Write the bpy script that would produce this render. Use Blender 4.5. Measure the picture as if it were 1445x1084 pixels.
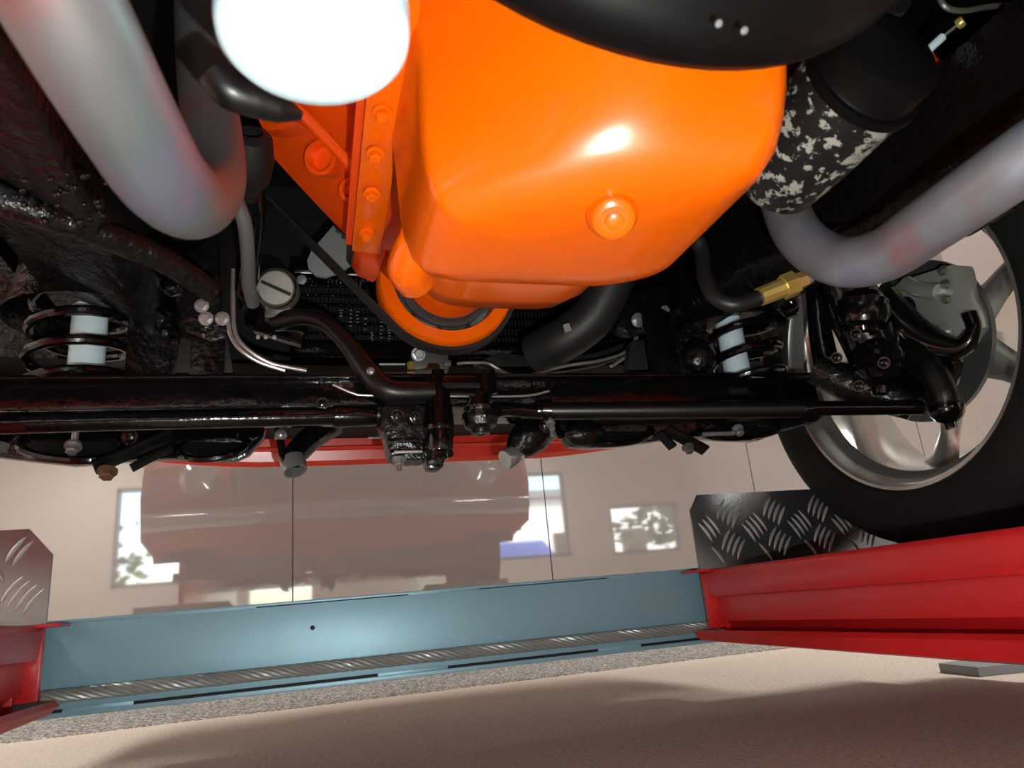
import bpy, bmesh, math, random
from mathutils import Vector, Matrix
import numpy as np
random.seed(7)
for o in list(bpy.data.objects): bpy.data.objects.remove(o)
scene = bpy.context.scene
COL = scene.collection

# ---------------------------------------------------------------- camera
F = 1030.0; CX, CY = 722.5, 542.0; CAMZ = 0.185
def _n(v): return v/np.linalg.norm(v)
_Y = _n(np.array([423-CX, 884-CY, F])); _Z = _n(np.array([413-CX, -2800-CY, F]))
_Z = _n(_Z-_Y*(_Z@_Y)); _X = np.cross(_Y, _Z)
RM = np.array([_X, _Y, _Z])
CAM = np.array([0, 0, CAMZ])
cam_d = bpy.data.cameras.new('camera'); cam = bpy.data.objects.new('camera', cam_d); COL.objects.link(cam)
m = Matrix([[RM[i, 0], -RM[i, 1], -RM[i, 2]] for i in range(3)]).to_4x4(); m.translation = CAM
cam.matrix_world = m
cam_d.sensor_width = 36; cam_d.lens = F/1445*36; cam_d.clip_start = 0.01; cam_d.clip_end = 200
cam_d.dof.use_dof = True; cam_d.dof.focus_distance = 1.1; cam_d.dof.aperture_fstop = 11
scene.camera = cam
def ray(u, v): return RM@np.array([(u-CX)/F, (v-CY)/F, 1.0])
def P(u, v, Y): d = ray(u, v); return Vector(CAM+d*Y/d[1])      # point on the plane y = Y
def PX(u, v, X): d = ray(u, v); return Vector(CAM+d*X/d[0])
def PZ(u, v, Z): d = ray(u, v); return Vector(CAM+d*(Z-CAMZ)/d[2])

# ---------------------------------------------------------------- light
world = bpy.data.worlds.new('world'); scene.world = world; world.use_nodes = True
wt = world.node_tree; bg = wt.nodes['Background']
sky = wt.nodes.new('ShaderNodeTexSky'); sky.sky_type = 'NISHITA'; sky.sun_disc = False
sky.sun_elevation = math.radians(48); sky.sun_rotation = math.radians(30); sky.air_density = 1.2; sky.dust_density = 2.0
wt.links.new(sky.outputs[0], bg.inputs[0]); bg.inputs[1].default_value = 1.6
sun_d = bpy.data.lights.new('sun', 'SUN'); sun_d.energy = 14; sun_d.angle = 0.009; sun_d.color = (1, .95, .87)
sun = bpy.data.objects.new('sun', sun_d); COL.objects.link(sun); sun.rotation_euler = (math.radians(-40), math.radians(20), 0)
# the phone's own torch, a few centimetres from its lens
fl_d = bpy.data.lights.new('phone_torch', 'POINT'); fl_d.energy = 17.0; fl_d.shadow_soft_size = 0.004; fl_d.color = (.93, 1, .98)
fl = bpy.data.objects.new('phone_torch', fl_d); COL.objects.link(fl); fl.location = (0.045, -0.01, CAMZ-0.065)
def fill_light(x, y, sx, sy, e, col=(1, .95, .88)):
    d = bpy.data.lights.new('fill_light', 'AREA'); d.shape = 'RECTANGLE'; d.size = sx; d.size_y = sy; d.energy = e; d.color = col
    o = bpy.data.objects.new('fill_light', d); COL.objects.link(o); o.location = (x, y, 3.36)
FILL_LAMPS = [(-2.4, 1.0, .3, 1.5, 170), (2.9, 1.0, .3, 1.5, 130), (-3.0, -6.2, .3, 1.5, 190), (3.4, -6.2, .3, 1.5, 150)]  # unseen lamps, added to brighten the floor and the rear wall
for a in FILL_LAMPS: fill_light(*a)
scene.view_settings.view_transform = 'Standard'; scene.view_settings.look = 'None'
scene.view_settings.exposure = 0.0; scene.view_settings.gamma = 1; scene.view_settings.use_curve_mapping = False

# ---------------------------------------------------------------- materials
M = {}
def mat(name, col, rough=.4, metal=0.0, coat=0.0, spec=.5, emis=None, ior=None):
    mt = bpy.data.materials.new(name); mt.use_nodes = True
    b = mt.node_tree.nodes['Principled BSDF']
    b.inputs['Base Color'].default_value = (*col, 1); b.inputs['Roughness'].default_value = rough
    b.inputs['Metallic'].default_value = metal; b.inputs['Coat Weight'].default_value = coat
    b.inputs['Coat Roughness'].default_value = .05; b.inputs['Specular IOR Level'].default_value = spec
    if ior: b.inputs['IOR'].default_value = ior
    if emis: b.inputs['Emission Color'].default_value = (*emis[0], 1); b.inputs['Emission Strength'].default_value = emis[1]
    M[name] = mt; return mt
def N(mt, t): return mt.node_tree.nodes.new(t)
def L(mt, a, b): mt.node_tree.links.new(a, b)
def B(mt): return mt.node_tree.nodes['Principled BSDF']
def coords(mt, scale=(1, 1, 1)):
    tc = N(mt, 'ShaderNodeTexCoord'); mp = N(mt, 'ShaderNodeMapping'); mp.inputs['Scale'].default_value = scale
    L(mt, tc.outputs['Object'], mp.inputs['Vector']); return mp.outputs[0]
def noise(mt, scale, detail=3, rough=.5, sc=(1, 1, 1)):
    n = N(mt, 'ShaderNodeTexNoise'); n.inputs['Scale'].default_value = scale; n.inputs['Detail'].default_value = detail
    n.inputs['Roughness'].default_value = rough; L(mt, coords(mt, sc), n.inputs['Vector']); return n.outputs['Fac']
def ramp(mt, fac, stops):
    r = N(mt, 'ShaderNodeValToRGB'); e = r.color_ramp.elements
    while len(e) < len(stops): e.new(.5)
    for k, (p, c) in enumerate(stops): e[k].position = p; e[k].color = (*c, 1)
    L(mt, fac, r.inputs[0]); return r.outputs[0]
def colnoise(mt, scale, stops, detail=3, sc=(1, 1, 1), rough=.5):
    L(mt, ramp(mt, noise(mt, scale, detail, rough, sc), stops), B(mt).inputs['Base Color'])
def bump(mt, scale, strength, dist=.002, detail=3, sc=(1, 1, 1)):
    b = N(mt, 'ShaderNodeBump'); b.inputs['Strength'].default_value = strength; b.inputs['Distance'].default_value = dist
    L(mt, noise(mt, scale, detail, .5, sc), b.inputs['Height']); L(mt, b.outputs[0], B(mt).inputs['Normal'])
def roughnoise(mt, scale, a, b, sc=(1, 1, 1)):
    mr = N(mt, 'ShaderNodeMapRange'); mr.inputs[3].default_value = a; mr.inputs[4].default_value = b
    L(mt, noise(mt, scale, 3, .5, sc), mr.inputs[0]); L(mt, mr.outputs[0], B(mt).inputs['Roughness'])

mt = mat('black_paint', (.003, .003, .0035), .11, coat=0); bump(mt, 55, .35, .003)
mt = mat('black_satin', (.004, .004, .0045), .36); bump(mt, 90, .2, .001)
mt = mat('black_undercoat', (.004, .004, .0045), .2); bump(mt, 70, .8, .005, 4); roughnoise(mt, 25, .1, .4)
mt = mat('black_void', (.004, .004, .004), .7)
mt = mat('rubber', (.007, .007, .007), .55); bump(mt, 120, .2, .001)
mt = mat('tyre_rubber', (.008, .0085, .008), .75, spec=.3); bump(mt, 40, .12, .001)
mt = mat('hose_rubber', (.012, .012, .013), .42)
mt = mat('grey_plastic', (.016, .017, .017), .5)
mt = mat('grey_sheet', (.30, .31, .30), .55)
mt = mat('orange_paint', (1.0, .155, .001), .2, coat=.15); bump(mt, 14, .05, .004)
mt = mat('orange_cast', (.95, .085, .003), .3, coat=.1); bump(mt, 70, .3, .002)
mt = mat('white_paint', (.72, .92, .98), .3, coat=.2)
mt = mat('steel', (.42, .43, .42), .3, .7); bump(mt, 80, .1, .001)
mt = mat('zinc', (.45, .47, .47), .25, .7)
mt = mat('dull_steel', (.20, .20, .17), .4, .6); bump(mt, 120, .2, .001)
mt = mat('brass', (.62, .46, .13), .25, .55)
mt = mat('rusty_steel', (.22, .13, .08), .6, .6)
mt = mat('chrome', (.72, .73, .74), .08, 1.0)
mt = mat('aluminium', (.46, .48, .45), .25, .45); bump(mt, 60, .15, .001)
mt = mat('rim_alloy', (.52, .52, .50), .22, .8)
mt = mat('disc_iron', (.13, .135, .13), .35, .6)
mt = mat('header_steel', (.3, .3, .3), .34, .55)
colnoise(mt, 7, [(.30, (.30, .09, .08)), (.40, (.20, .18, .18)), (.55, (.16, .185, .19)), (.66, (.17, .17, .23)), (.76, (.30, .11, .10))], 2, (1, 1, 1)); roughnoise(mt, 30, .28, .5)  # patchy heat tint; the red stops also paint in reflected red
mt = mat('header_blue', (.3, .3, .3), .34, .5)
colnoise(mt, 9, [(.28, (.36, .16, .16)), (.38, (.27, .27, .30)), (.52, (.30, .33, .38)), (.64, (.27, .27, .38)), (.76, (.36, .24, .27))], 3, (1, 1.6, 1.6)); roughnoise(mt, 30, .22, .42)
mt = mat('flaking_paint', (.02, .02, .02), .4)
colnoise(mt, 75, [(.53, (.010, .010, .011)), (.56, (.34, .34, .29)), (1, (.36, .35, .30))], 5, rough=.65)
mt = mat('lift_red', (.46, .010, .012), .33, coat=.15)
colnoise(mt, 5, [(.3, (.50, .010, .014)), (.7, (.62, .016, .016))], 5); roughnoise(mt, 18, .25, .5)
mt = mat('car_red', (.80, .045, .018), .25, coat=.2)
mt = mat('beam_blue', (.25, .45, .54), .36, .2); roughnoise(mt, 12, .30, .42)
bump(mt, 900, .35, .0006, 2)
mt = mat('rope_steel', (.34, .37, .35), .35, .35)
mt = mat('chequer_plate', (.20, .215, .23), .2, .85); roughnoise(mt, 20, .12, .26)
mat('tread_metal', (.62, .64, .64), .3, .7)
mt = mat('wall_panel', (.225, .193, .183), .03, 0, spec=.5, ior=2.3)
mat('grey_hose', (.10, .11, .11), .4); mat('black_flat', (.003, .0028, .0028), .45, spec=.12)
mt = mat('wall_joint', (.30, .25, .18), .5)
mt = mat('plaster', (.74, .70, .64), .8); bump(mt, 30, .05, .002)
mt = mat('concrete', (.52, .45, .38), .85)
colnoise(mt, 150, [(.30, (.27, .23, .195)), (.47, (.50, .44, .38)), (.68, (.66, .59, .52))], 6, rough=.75); bump(mt, 220, .5, .003, 5)
mt = mat('aggregate', (.3, .3, .28), .55); bump(mt, 260, 1, .01, 4)
v = N(mt, 'ShaderNodeTexVoronoi'); v.inputs['Scale'].default_value = 190; L(mt, coords(mt), v.inputs['Vector'])
L(mt, ramp(mt, v.outputs['Color'], [(.15, (.03, .03, .03)), (.5, (.22, .215, .20)), (.85, (.75, .74, .70))]), B(mt).inputs['Base Color'])
mt = mat('slab_grey', (.20, .21, .21), .6); bump(mt, 100, .2, .001)
mt = mat('fill_diffuser', (.9, .9, .9), .5, emis=((1, .95, .88), 6))  # glowing face of the added ceiling lamps
mt = mat('glass_dark', (.01, .012, .014), .03)
mt = mat('asphalt', (.30, .29, .28), .9); mt = mat('leaf', (.06, .10, .035), .6); mt = mat('bark', (.10, .07, .05), .9)
mt = mat('render_white', (.72, .70, .66), .8); mt = mat('van_blue', (.08, .14, .42), .25, coat=.5)

# ---------------------------------------------------------------- mesh helpers
def V(*a): return Vector(a)
def frame(d):
    d = Vector(d).normalized(); a = V(0, 0, 1) if abs(d.z) < .9 else V(1, 0, 0)
    s = d.cross(a).normalized(); return d, s, s.cross(d).normalized()
def spline(pts, n=6):
    p = [Vector(q) for q in pts]
    if len(p) < 3 or n < 2: return p
    q = [p[0]*2-p[1]]+p+[p[-1]*2-p[-2]]; out = []
    for i in range(1, len(q)-2):
        for k in range(n):
            t = k/n; a, b, c, d = q[i-1], q[i], q[i+1], q[i+2]
            out.append(.5*((2*b)+(c-a)*t+(2*a-5*b+4*c-d)*t*t+(3*b-a-3*c+d)*t**3))
    return out+[p[-1]]
class MB:
    def __init__(s): s.v = []; s.f = []
    def add(s, v, f):
        o = len(s.v); s.v += [Vector(x) for x in v]; s.f += [tuple(i+o for i in q) for q in f]; return s
    def box(s, c, d, ax=None):
        c = Vector(c); X, Y, Z = ax if ax else (V(1, 0, 0), V(0, 1, 0), V(0, 0, 1))
        h = [x/2 for x in d]
        vs = [c+X*(h[0]*i)+Y*(h[1]*j)+Z*(h[2]*k) for i in (-1, 1) for j in (-1, 1) for k in (-1, 1)]
        return s.add(vs, [(0, 1, 3, 2), (4, 6, 7, 5), (0, 4, 5, 1), (2, 3, 7, 6), (0, 2, 6, 4), (1, 5, 7, 3)])
    def bar(s, a, b, w, h, up=(0, 0, 1)):      # rectangular bar from a to b
        a, b = Vector(a), Vector(b); d = (b-a).normalized(); sx = d.cross(Vector(up)).normalized(); u = sx.cross(d)
        return s.box((a+b)/2, ((b-a).length, w, h), (d, sx, u))
    def tube(s, pts, r, seg=14, sm=6, cap=True):
        p = spline(pts, sm); n = len(p)
        if not isinstance(r, (list, tuple)): rr = [r]*n
        else: rr = list(np.interp(np.linspace(0, len(r)-1, n), range(len(r)), r))
        d, a, b = frame(p[1]-p[0]); vs = []; fs = []
        for i in range(n):
            t = (p[min(i+1, n-1)]-p[max(i-1, 0)]).normalized()
            a = (a-t*a.dot(t)).normalized(); b = t.cross(a)
            vs += [p[i]+(a*math.cos(2*math.pi*k/seg)+b*math.sin(2*math.pi*k/seg))*rr[i] for k in range(seg)]
        for i in range(n-1):
            for k in range(seg):
                fs.append((i*seg+k, i*seg+(k+1) % seg, (i+1)*seg+(k+1) % seg, (i+1)*seg+k))
        if cap: fs += [tuple(reversed(range(seg))), tuple(range((n-1)*seg, n*seg))]
        return s.add(vs, fs)
    def cyl(s, a, b, r, r2=None, seg=20): return s.tube([a, b], [r, r2 if r2 is not None else r], seg, 1)
    def lathe(s, prof, o, ax, seg=32, close=False):   # prof: (along, radius)
        d, a, b = frame(ax); o = Vector(o); n = len(prof); vs = []; fs = []
        for (t, r) in prof: vs += [o+d*t+(a*math.cos(2*math.pi*k/seg)+b*math.sin(2*math.pi*k/seg))*max(r, 1e-5) for k in range(seg)]
        for i in range(n if close else n-1):
            j = (i+1) % n
            for k in range(seg): fs.append((i*seg+k, i*seg+(k+1) % seg, j*seg+(k+1) % seg, j*seg+k))
        return s.add(vs, fs)
    def hexbolt(s, p, d, r, h):
        d = Vector(d).normalized(); p = Vector(p)
        s.lathe([(0, 0), (0, r*1.35), (h*.25, r*1.35), (h*.25, 0)], p, d, 16)
        return s.lathe([(h*.25, 0), (h*.25, r), (h*.9, r), (h, r*.8), (h, 0)], p, d, 6)
    def prism(s, pts, ex):                     # outline of 3-D points pushed along ex
        p = [Vector(q) for q in pts]; ex = Vector(ex); n = len(p)
        return s.add(p+[q+ex for q in p], [tuple(range(n)), tuple(range(2*n-1, n-1, -1))]+[(i, n+i, n+(i+1) % n, (i+1) % n) for i in range(n)])
    def ball(s, c, r, sc=(1, 1, 1), seg=16):
        prof = [(-math.cos(math.pi*i/8)*1, math.sin(math.pi*i/8)) for i in range(9)]
        o = len(s.v); s.lathe([(t*r, q*r) for t, q in prof], (0, 0, 0), (0, 0, 1), seg)
        for i in range(o, len(s.v)): q = s.v[i]; s.v[i] = Vector((q.x*sc[0], q.y*sc[1], q.z*sc[2]))+Vector(c)
        return s
    def grid(s, rows, closed=False):
        n = len(rows[0]); vs = [q for r in rows for q in r]; fs = []
        for i in range(len(rows)-1):
            for k in range(n if closed else n-1):
                fs.append((i*n+k, i*n+(k+1) % n, (i+1)*n+(k+1) % n, (i+1)*n+k))
        return s.add(vs, fs)
    def build(s, name, mt, parent=None, ang=35, bevel=0, sub=0):
        me = bpy.data.meshes.new(name)
        if parent is not None:
            r = parent
            while r.parent: r = r.parent
            base = Vector(r.location)
        else:
            xs = [q.x for q in s.v]; ys = [q.y for q in s.v]; zs = [q.z for q in s.v]
            base = V((min(xs)+max(xs))/2, (min(ys)+max(ys))/2, min(zs))
        me.from_pydata([tuple(q-base) for q in s.v], [], s.f)
        bm = bmesh.new(); bm.from_mesh(me); bmesh.ops.recalc_face_normals(bm, faces=bm.faces[:])
        if bevel:
            es = [e for e in bm.edges if len(e.link_faces) == 2 and e.calc_face_angle(0) > .6]
            bmesh.ops.bevel(bm, geom=es, offset=bevel, segments=2, affect='EDGES', profile=.6, clamp_overlap=True)
        bm.to_mesh(me); bm.free()
        me.shade_smooth(); me.set_sharp_from_angle(angle=math.radians(ang))
        me.materials.append(M[mt] if isinstance(mt, str) else mt)
        o = bpy.data.objects.new(name, me); COL.objects.link(o)
        if parent is not None: o.parent = parent
        else: o.location = base
        if sub:
            md = o.modifiers.new('smooth', 'SUBSURF'); md.levels = sub; md.render_levels = sub
        return o
def tag(o, label, cat, group=None):
    o['label'] = label; o['category'] = cat
    if group: o['group'] = group
    return o
def thing(name, label, cat, base, group=None):
    o = bpy.data.objects.new(name, None); o.empty_display_size = .05; COL.objects.link(o); o.location = Vector(base); return tag(o, label, cat, group)
def struct(o): o['kind'] = 'structure'; return o
def share(o, name, parent, mw):               # another object with the same mesh
    c = o.copy(); c.name = name; COL.objects.link(c); c.parent = parent; c.location = Vector(mw); return c
def bolt(parent, p, d, r, h, mt='zinc', name='bolt'): return MB().hexbolt(p, d, r, h).build(name, mt, parent)

CARX = 0.225            # car centre line
WALL = 2.6; XL, XR, YB, ZC = -4.6, 7.6, -8.0, 3.45

# ================================================================ setting
def slab(name, x0, x1, y0, y1, z0, z1, mt, parent=None): return MB().box(((x0+x1)/2, (y0+y1)/2, (z0+z1)/2), (x1-x0, y1-y0, z1-z0)).build(name, mt, parent)
struct(slab('floor', XL, XR, YB-.2, 1.96, -.2, 0, 'concrete'))
struct(slab('trim_1', XL, XR, 1.96, WALL, -.2, .001, 'aggregate'))['label'] = 'grey exposed-aggregate strip along the foot of the wall'
wf = struct(slab('wall_front', XL, XR, WALL+.012, WALL+.2, -.2, ZC, 'wall_joint'))
PW = .905; x = -.022-PW*6
first = None
while x < XR:
    if x+PW > XL:
        if first is None:
            first = MB().box((0, 0, 0), (PW-.004, .011, ZC-.06)).build('panel', 'wall_panel', None)
            me = first.data; bpy.data.objects.remove(first)
            first = True
        o = bpy.data.objects.new('panel', me); COL.objects.link(o); o.parent = wf
        o.location = V(x+PW/2, WALL+.006, .005)-wf.location
    x += PW
struct(slab('wall_left', XL-.2, XL, YB, WALL+.2, 0, ZC, 'plaster'))
struct(slab('wall_right', XR, XR+.2, YB, WALL+.2, 0, ZC, 'plaster'))
struct(slab('ceiling', XL-.2, XR+.2, YB-.2, WALL+.2, ZC, ZC+.2, 'plaster'))
# rear wall with a wide glazed opening
WX0, WX1, WZ0, WZ1 = -2.87, 4.9, 1.0, 2.6
mb = MB()
DX0, DX1, DZ0 = -.80, .20, .36          # lower pane of the glazed door
VX0, VX1, VZ0, VZ1 = 5.75, 7.2, .95, 1.9
for (a, b, c, d) in ((XL, WX0, 0, ZC), (WX1, VX0, 0, ZC), (VX1, XR, 0, ZC), (VX0, VX1, 0, VZ0), (VX0, VX1, VZ1, ZC), (WX0, DX0, 0, WZ0), (DX1, WX1, 0, WZ0), (DX0, DX1, 0, DZ0), (WX0, WX1, WZ1, ZC)):
    mb.box(((a+b)/2, YB-.1, (c+d)/2), (b-a, .2, d-c))
struct(mb.build('wall_back', 'plaster'))
mb = MB()
for xx in (WX0+.03, -1.05, .62, 2.3, WX1-.03): mb.box((xx, YB-.06, (WZ0+WZ1)/2), (.06, .08, WZ1-WZ0))
for zz in (WZ0+.03, WZ1-.03): mb.box(((WX0+WX1)/2, YB-.06, zz), (WX1-WX0, .08, .06))
struct(mb.build('window_1', 'slab_grey'))
mb = MB()
for xx in (VX0+.03, VX1-.03): mb.box((xx, YB-.06, (VZ0+VZ1)/2), (.06, .08, VZ1-VZ0))
for zz in (VZ0+.03, VZ1-.03): mb.box(((VX0+VX1)/2, YB-.06, zz), (VX1-VX0, .08, .06))
struct(mb.build('window_2', 'slab_grey'))
pd = bpy.data.lights.new('window_portal', 'AREA'); pd.shape = 'RECTANGLE'; pd.size = WX1-WX0; pd.size_y = WZ1-WZ0; pd.cycles.is_portal = True
po = bpy.data.objects.new('window_portal', pd); COL.objects.link(po); po.location = ((WX0+WX1)/2, YB-.02, (WZ0+WZ1)/2); po.rotation_euler = (math.radians(90), 0, 0)
for k, (lx, ly, sx, sy, e) in enumerate(FILL_LAMPS):
    t = thing('fill_lamp', 'added unseen white ceiling lamp %s' % ['left of the car by the panel wall', 'right of the car by the panel wall', 'left of the car by the window', 'right of the car by the window', 'between the car nose and the panel wall'][k], 'lamp', (lx, ly, 3.39), 'added fill lamps')
    MB().box((lx, ly, 3.43), (sx+.06, sy+.06, .04)).build('housing', 'slab_grey', t)
    MB().box((lx, ly, 3.395), (sx, sy, .03)).build('diffuser', 'fill_diffuser', t)
# outside
struct(slab('ground', -40, 40, -60, YB-.2, -.3, -.02, 'asphalt'))
t = thing('building', 'plain white building across the yard behind the window', 'building', (9, -26, 0))
MB().box((9, -26, 2.2), (12, 5, 4.4)).build('wall', 'render_white', t)
MB().box((9, -26, 4.5), (12.6, 5.6, .3)).build('roof', 'slab_grey', t)
for k in range(4): MB().box((4.5+k*3, -23.48, 2.2), (1.1, .06, 1.4)).build('window', 'glass_dark', t)
TREES = [(-5.5, -17, 'leafy tree in the yard behind the wide window'), (9.6, -12, 'leafy tree in the yard beyond the small window')]
for tx, ty_, lab in TREES:
  t = thing('tree', lab, 'tree', (tx, ty_, 0), 'yard trees')
  MB().tube([(tx, ty_, 0), (tx+.1, ty_, 1.2), (tx-.1, ty_, 2.4)], [.16, .12, .08]).build('trunk', 'bark', t)
  mb = MB()
  for k in range(420):
    c = V(tx+random.gauss(0, .8), ty_+random.gauss(0, .8), 1.9+random.gauss(0, .7)); d = V(random.gauss(0, 1), random.gauss(0, 1), random.gauss(0, 1)).normalized()
    _, a, b = frame(d); q = .14+.12*random.random(); mb.add([c-a*q, c-b*q*.5, c+a*q, c+b*q*.5+d*.03], [(0, 1, 2, 3)])
  o = mb.build('foliage', 'leaf', t); o['kind'] = 'stuff'
t = thing('van', 'blue van parked in the yard behind the window', 'van', (4.6, -12, 0))
MB().prism([(3.4, -12.9, .35), (5.9, -12.9, .35), (5.9, -12.9, 1.0), (5.4, -12.9, 1.6), (3.5, -12.9, 1.6), (3.4, -12.9, 1.3)], (0, 1.8, 0)).build('body', 'van_blue', t, bevel=.06)
for xx in (3.9, 5.4): MB().lathe([(0, 0), (0, .33), (.2, .33), (.2, 0)], (xx, -11.3, .33), (0, 1, 0)).build('wheel', 'tyre_rubber', t)

# ================================================================ lift
RT = .215                     # runway top
def runway(sgn, x_in, name, label):
    t = thing('runway', label, 'lift runway', (x_in+sgn*.25, -.9, RT-.12), 'lift runways')
    y0, y1 = -3.6, 1.12
    S = lambda a: x_in+sgn*a
    def ext(pts, nm, ya=y0, yb=y1, bev=.003): return MB().prism([(S(a), ya, z) for a, z in pts], (0, yb-ya, 0)).build(nm, 'lift_red', t, bevel=bev)
    ext([(-.004, RT), (.50, RT), (.50, RT-.006), (.004, RT-.009), (.000, RT-.043), (-.004, RT-.043), (-.008, RT-.008)], 'top_plate')
    ext([(.010, RT-.030), (.010, RT-.082), (.018, RT-.082), (.018, RT-.030)], 'side_plate', bev=.001)
    ext([(.016, RT-.076), (.060, RT-.078), (.060, RT-.118), (.045, RT-.112)], 'recess_plate', bev=.001)
    # lower lip, rolled inwards and tapering towards the front
    rows = []
    for yy in np.linspace(y0, y1+.02, 30):
        k = max(0, (yy-.55)/.6); dz = .012*k
        rows.append([V(S(-.014-.008*k), yy, RT-.095+.002*k), V(S(-.020-.008*k), yy, RT-.100), V(S(-.014-.004*k), yy, RT-.121+dz), V(S(.02), yy, RT-.128+dz), V(S(.05), yy, RT-.128+dz), V(S(.05), yy, RT-.12+dz), V(S(.02), yy, RT-.112)])
    mb = MB().grid(rows, True); n = 7; mb.f += [tuple(range(n)), tuple(range(len(mb.v)-n, len(mb.v)))]; mb.build('lower_lip', 'lift_red', t)
    MB().box((S(.005), y1+.004, RT-.048), (.026, .012, .088)).build('end_flange', 'lift_red', t, bevel=.002)
    MB().box((S(.25), y1+.004, RT-.06), (.46, .008, .11)).build('end_plate', 'lift_red', t, bevel=.002)
    MB().box((S(.12), y1+.006, RT-.001), (.30, .05, .004)).build('top_tab', 'lift_red', t)
    ext([(.49, RT-.006), (.50, RT-.006), (.50, RT-.12), (.49, RT-.12)], 'outer_side')
    return t
runway(1, .65, 'r', 'long red steel lift runway under the car wheel')
runway(-1, -.325, 'l', 'red lift runway end beside the low chequer plate stop')

def stop(x0, x1, flip, label):
    yy = 1.118; z0, z1 = RT+.002, RT+.125; ch = .026
    t = thing('wheel_stop', label, 'wheel stop', ((x0+x1)/2, yy, z0), 'chequer plate wheel stops')
    if flip: o = [(x0, z0), (x1, z0), (x1, z1-.035), (x1-.03, z1), (x0, z1)]
    else: o = [(x0, z0), (x1, z0), (x1, z1), (x0+ch*.7, z1), (x0, z1-ch)]
    MB().prism([(a, yy, b) for a, b in o], (0, .004, 0)).build('plate', 'chequer_plate', t)
    MB().box(((x0+x1)/2, yy+.05, z0), (abs(x1-x0)-.02, .09, .004)).build('foot', 'chequer_plate', t)
    # raised tread bars in alternating groups
    base = None; L0 = .040; i = 0
    for gx in (np.arange(x1-.030, x0-.06, -.046) if flip else np.arange(x0-.02, x1+.06, .046)):
        i += 1; j = 0
        for gz in np.arange(z0+.010, z1+.05, .052):
            j += 1
            dr = 1 if i % 2 else -1
            zz = gz+(.026 if i % 2 else 0)
            for k in range(4):
                cx, cz = gx+(k-1.5)*.0105*.83, zz+(k-1.5)*.0105*.55*dr*-1
                dx, dz = L0/2*.55, L0/2*.83*dr
                ok = True
                for s in (-1, 1):
                    qx, qz = cx+s*dx, cz+s*dz
                    if qx < x0+.003 or qx > x1-.003 or qz < z0+.002 or qz > z1-.003: ok = False
                    if not flip and (qx-x0)/.7+(z1-qz) < ch+.004 and qx < x0+.02: ok = False
                    if flip and (x1-qx)+(z1-qz)*.9 < .036: ok = False
                if not ok: continue
                if base is None:
                    mb = MB(); n = 8
                    for s in range(n+1):
                        pass
                    rows = []
                    for s in range(n+1):
                        q = s/n*2-1; w = .0030*max(1-q*q, .02)**.7; h = .0022*max(1-q*q, 0)**.5; c = .0022*(1-q*q)
                        rows.append([V(q*L0/2, 0, c-w), V(q*L0/2, -h, c), V(q*L0/2, 0, c+w)])
                    mb.grid(rows); ob = mb.build('tread_bar', 'tread_metal', None); bme = ob.data
                    for vv in bme.vertices: vv.co += ob.location
                    bpy.data.objects.remove(ob); base = bme
                ob = bpy.data.objects.new('tread_bar', base); COL.objects.link(ob); ob.parent = t
                ob.location = V(cx, yy, cz)-t.location; ob.rotation_euler = (0, -math.atan2(dz, dx), 0)
    return t
stop(.637, 1.12, False, 'chequer plate wheel stop on the long red runway beside the tyre')
stop(-.78, -.315, True, 'chequer plate wheel stop at the left edge of the picture')

BY = 1.165; BX0, BX1 = -.42, .80; BZ1 = .220; BZ0 = .098
t = thing('cross_beam', 'pale blue-grey metallic steel cross beam joining the two red runways', 'lift beam', ((BX0+BX1)/2, BY, BZ0))
def strip(nm, x0, x1, z0, z1, y=BY, th=.004, bev=.0008): return MB().box(((x0+x1)/2, y+th/2, (z0+z1)/2), (x1-x0, th, z1-z0)).build(nm, 'beam_blue', t, bevel=bev)
strip('web_plate', BX0, BX1, .1085, BZ1-.004)
MB().box(((BX0+BX1)/2, BY+.06, BZ1-.001), (BX1-BX0, .13, .004)).build('top_flange', 'beam_blue', t, bevel=.001)
for a, b in ((-.33, -.06), (.16, .27), (.49, .70)): MB().bar((a, BY-.001, BZ1-.002), (b, BY-.001, BZ1-.002), .004, .005).build('weld_bead', 'beam_blue', t, bevel=.001)
strip('bottom_strip', BX0, BX1, BZ0, .1045, th=.05)
for a, b in ((-.30, -.215), (.11, .215), (.46, .535), (BX0, -.37), (.70, BX1)): strip('weld_bridge', a, b, .1035, .1095, y=BY-.001, th=.006, bev=.001)
MB().lathe([(0, 0), (0, .0034), (.003, .0034), (.003, 0)], P(441, 886, BY-.0008), (0, 1, 0), 20).build('bolt_hole', 'black_void', t)
MB().box(((BX0+BX1)/2, BY+.052, .16), (BX1-BX0, .004, .11)).build('rear_web', 'beam_blue', t)
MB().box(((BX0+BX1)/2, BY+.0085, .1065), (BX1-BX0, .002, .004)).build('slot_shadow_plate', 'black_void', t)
# wire rope
ra, rb = P(60, 985, BY-.012), P(1030, 881, BY-.012)
t = thing('wire_rope', 'twisted steel wire rope running along the front of the blue beam', 'cable', (ra+rb)/2)
d = (rb-ra); Lr = d.length; d, sa, sb = frame(d); NS = 6; pitch = .078
MB().cyl(ra, rb, .0042, seg=10).build('core', 'black_void', t)
for k in range(NS):
    pts = [ra+d*(Lr*i/150)+(sa*math.cos(2*math.pi*(Lr*i/150/pitch+k/NS))-sb*math.sin(2*math.pi*(Lr*i/150/pitch+k/NS)))*.0060 for i in range(151)]
    MB().tube(pts, .0032, 8, 1).build('strand', 'rope_steel', t)

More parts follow.
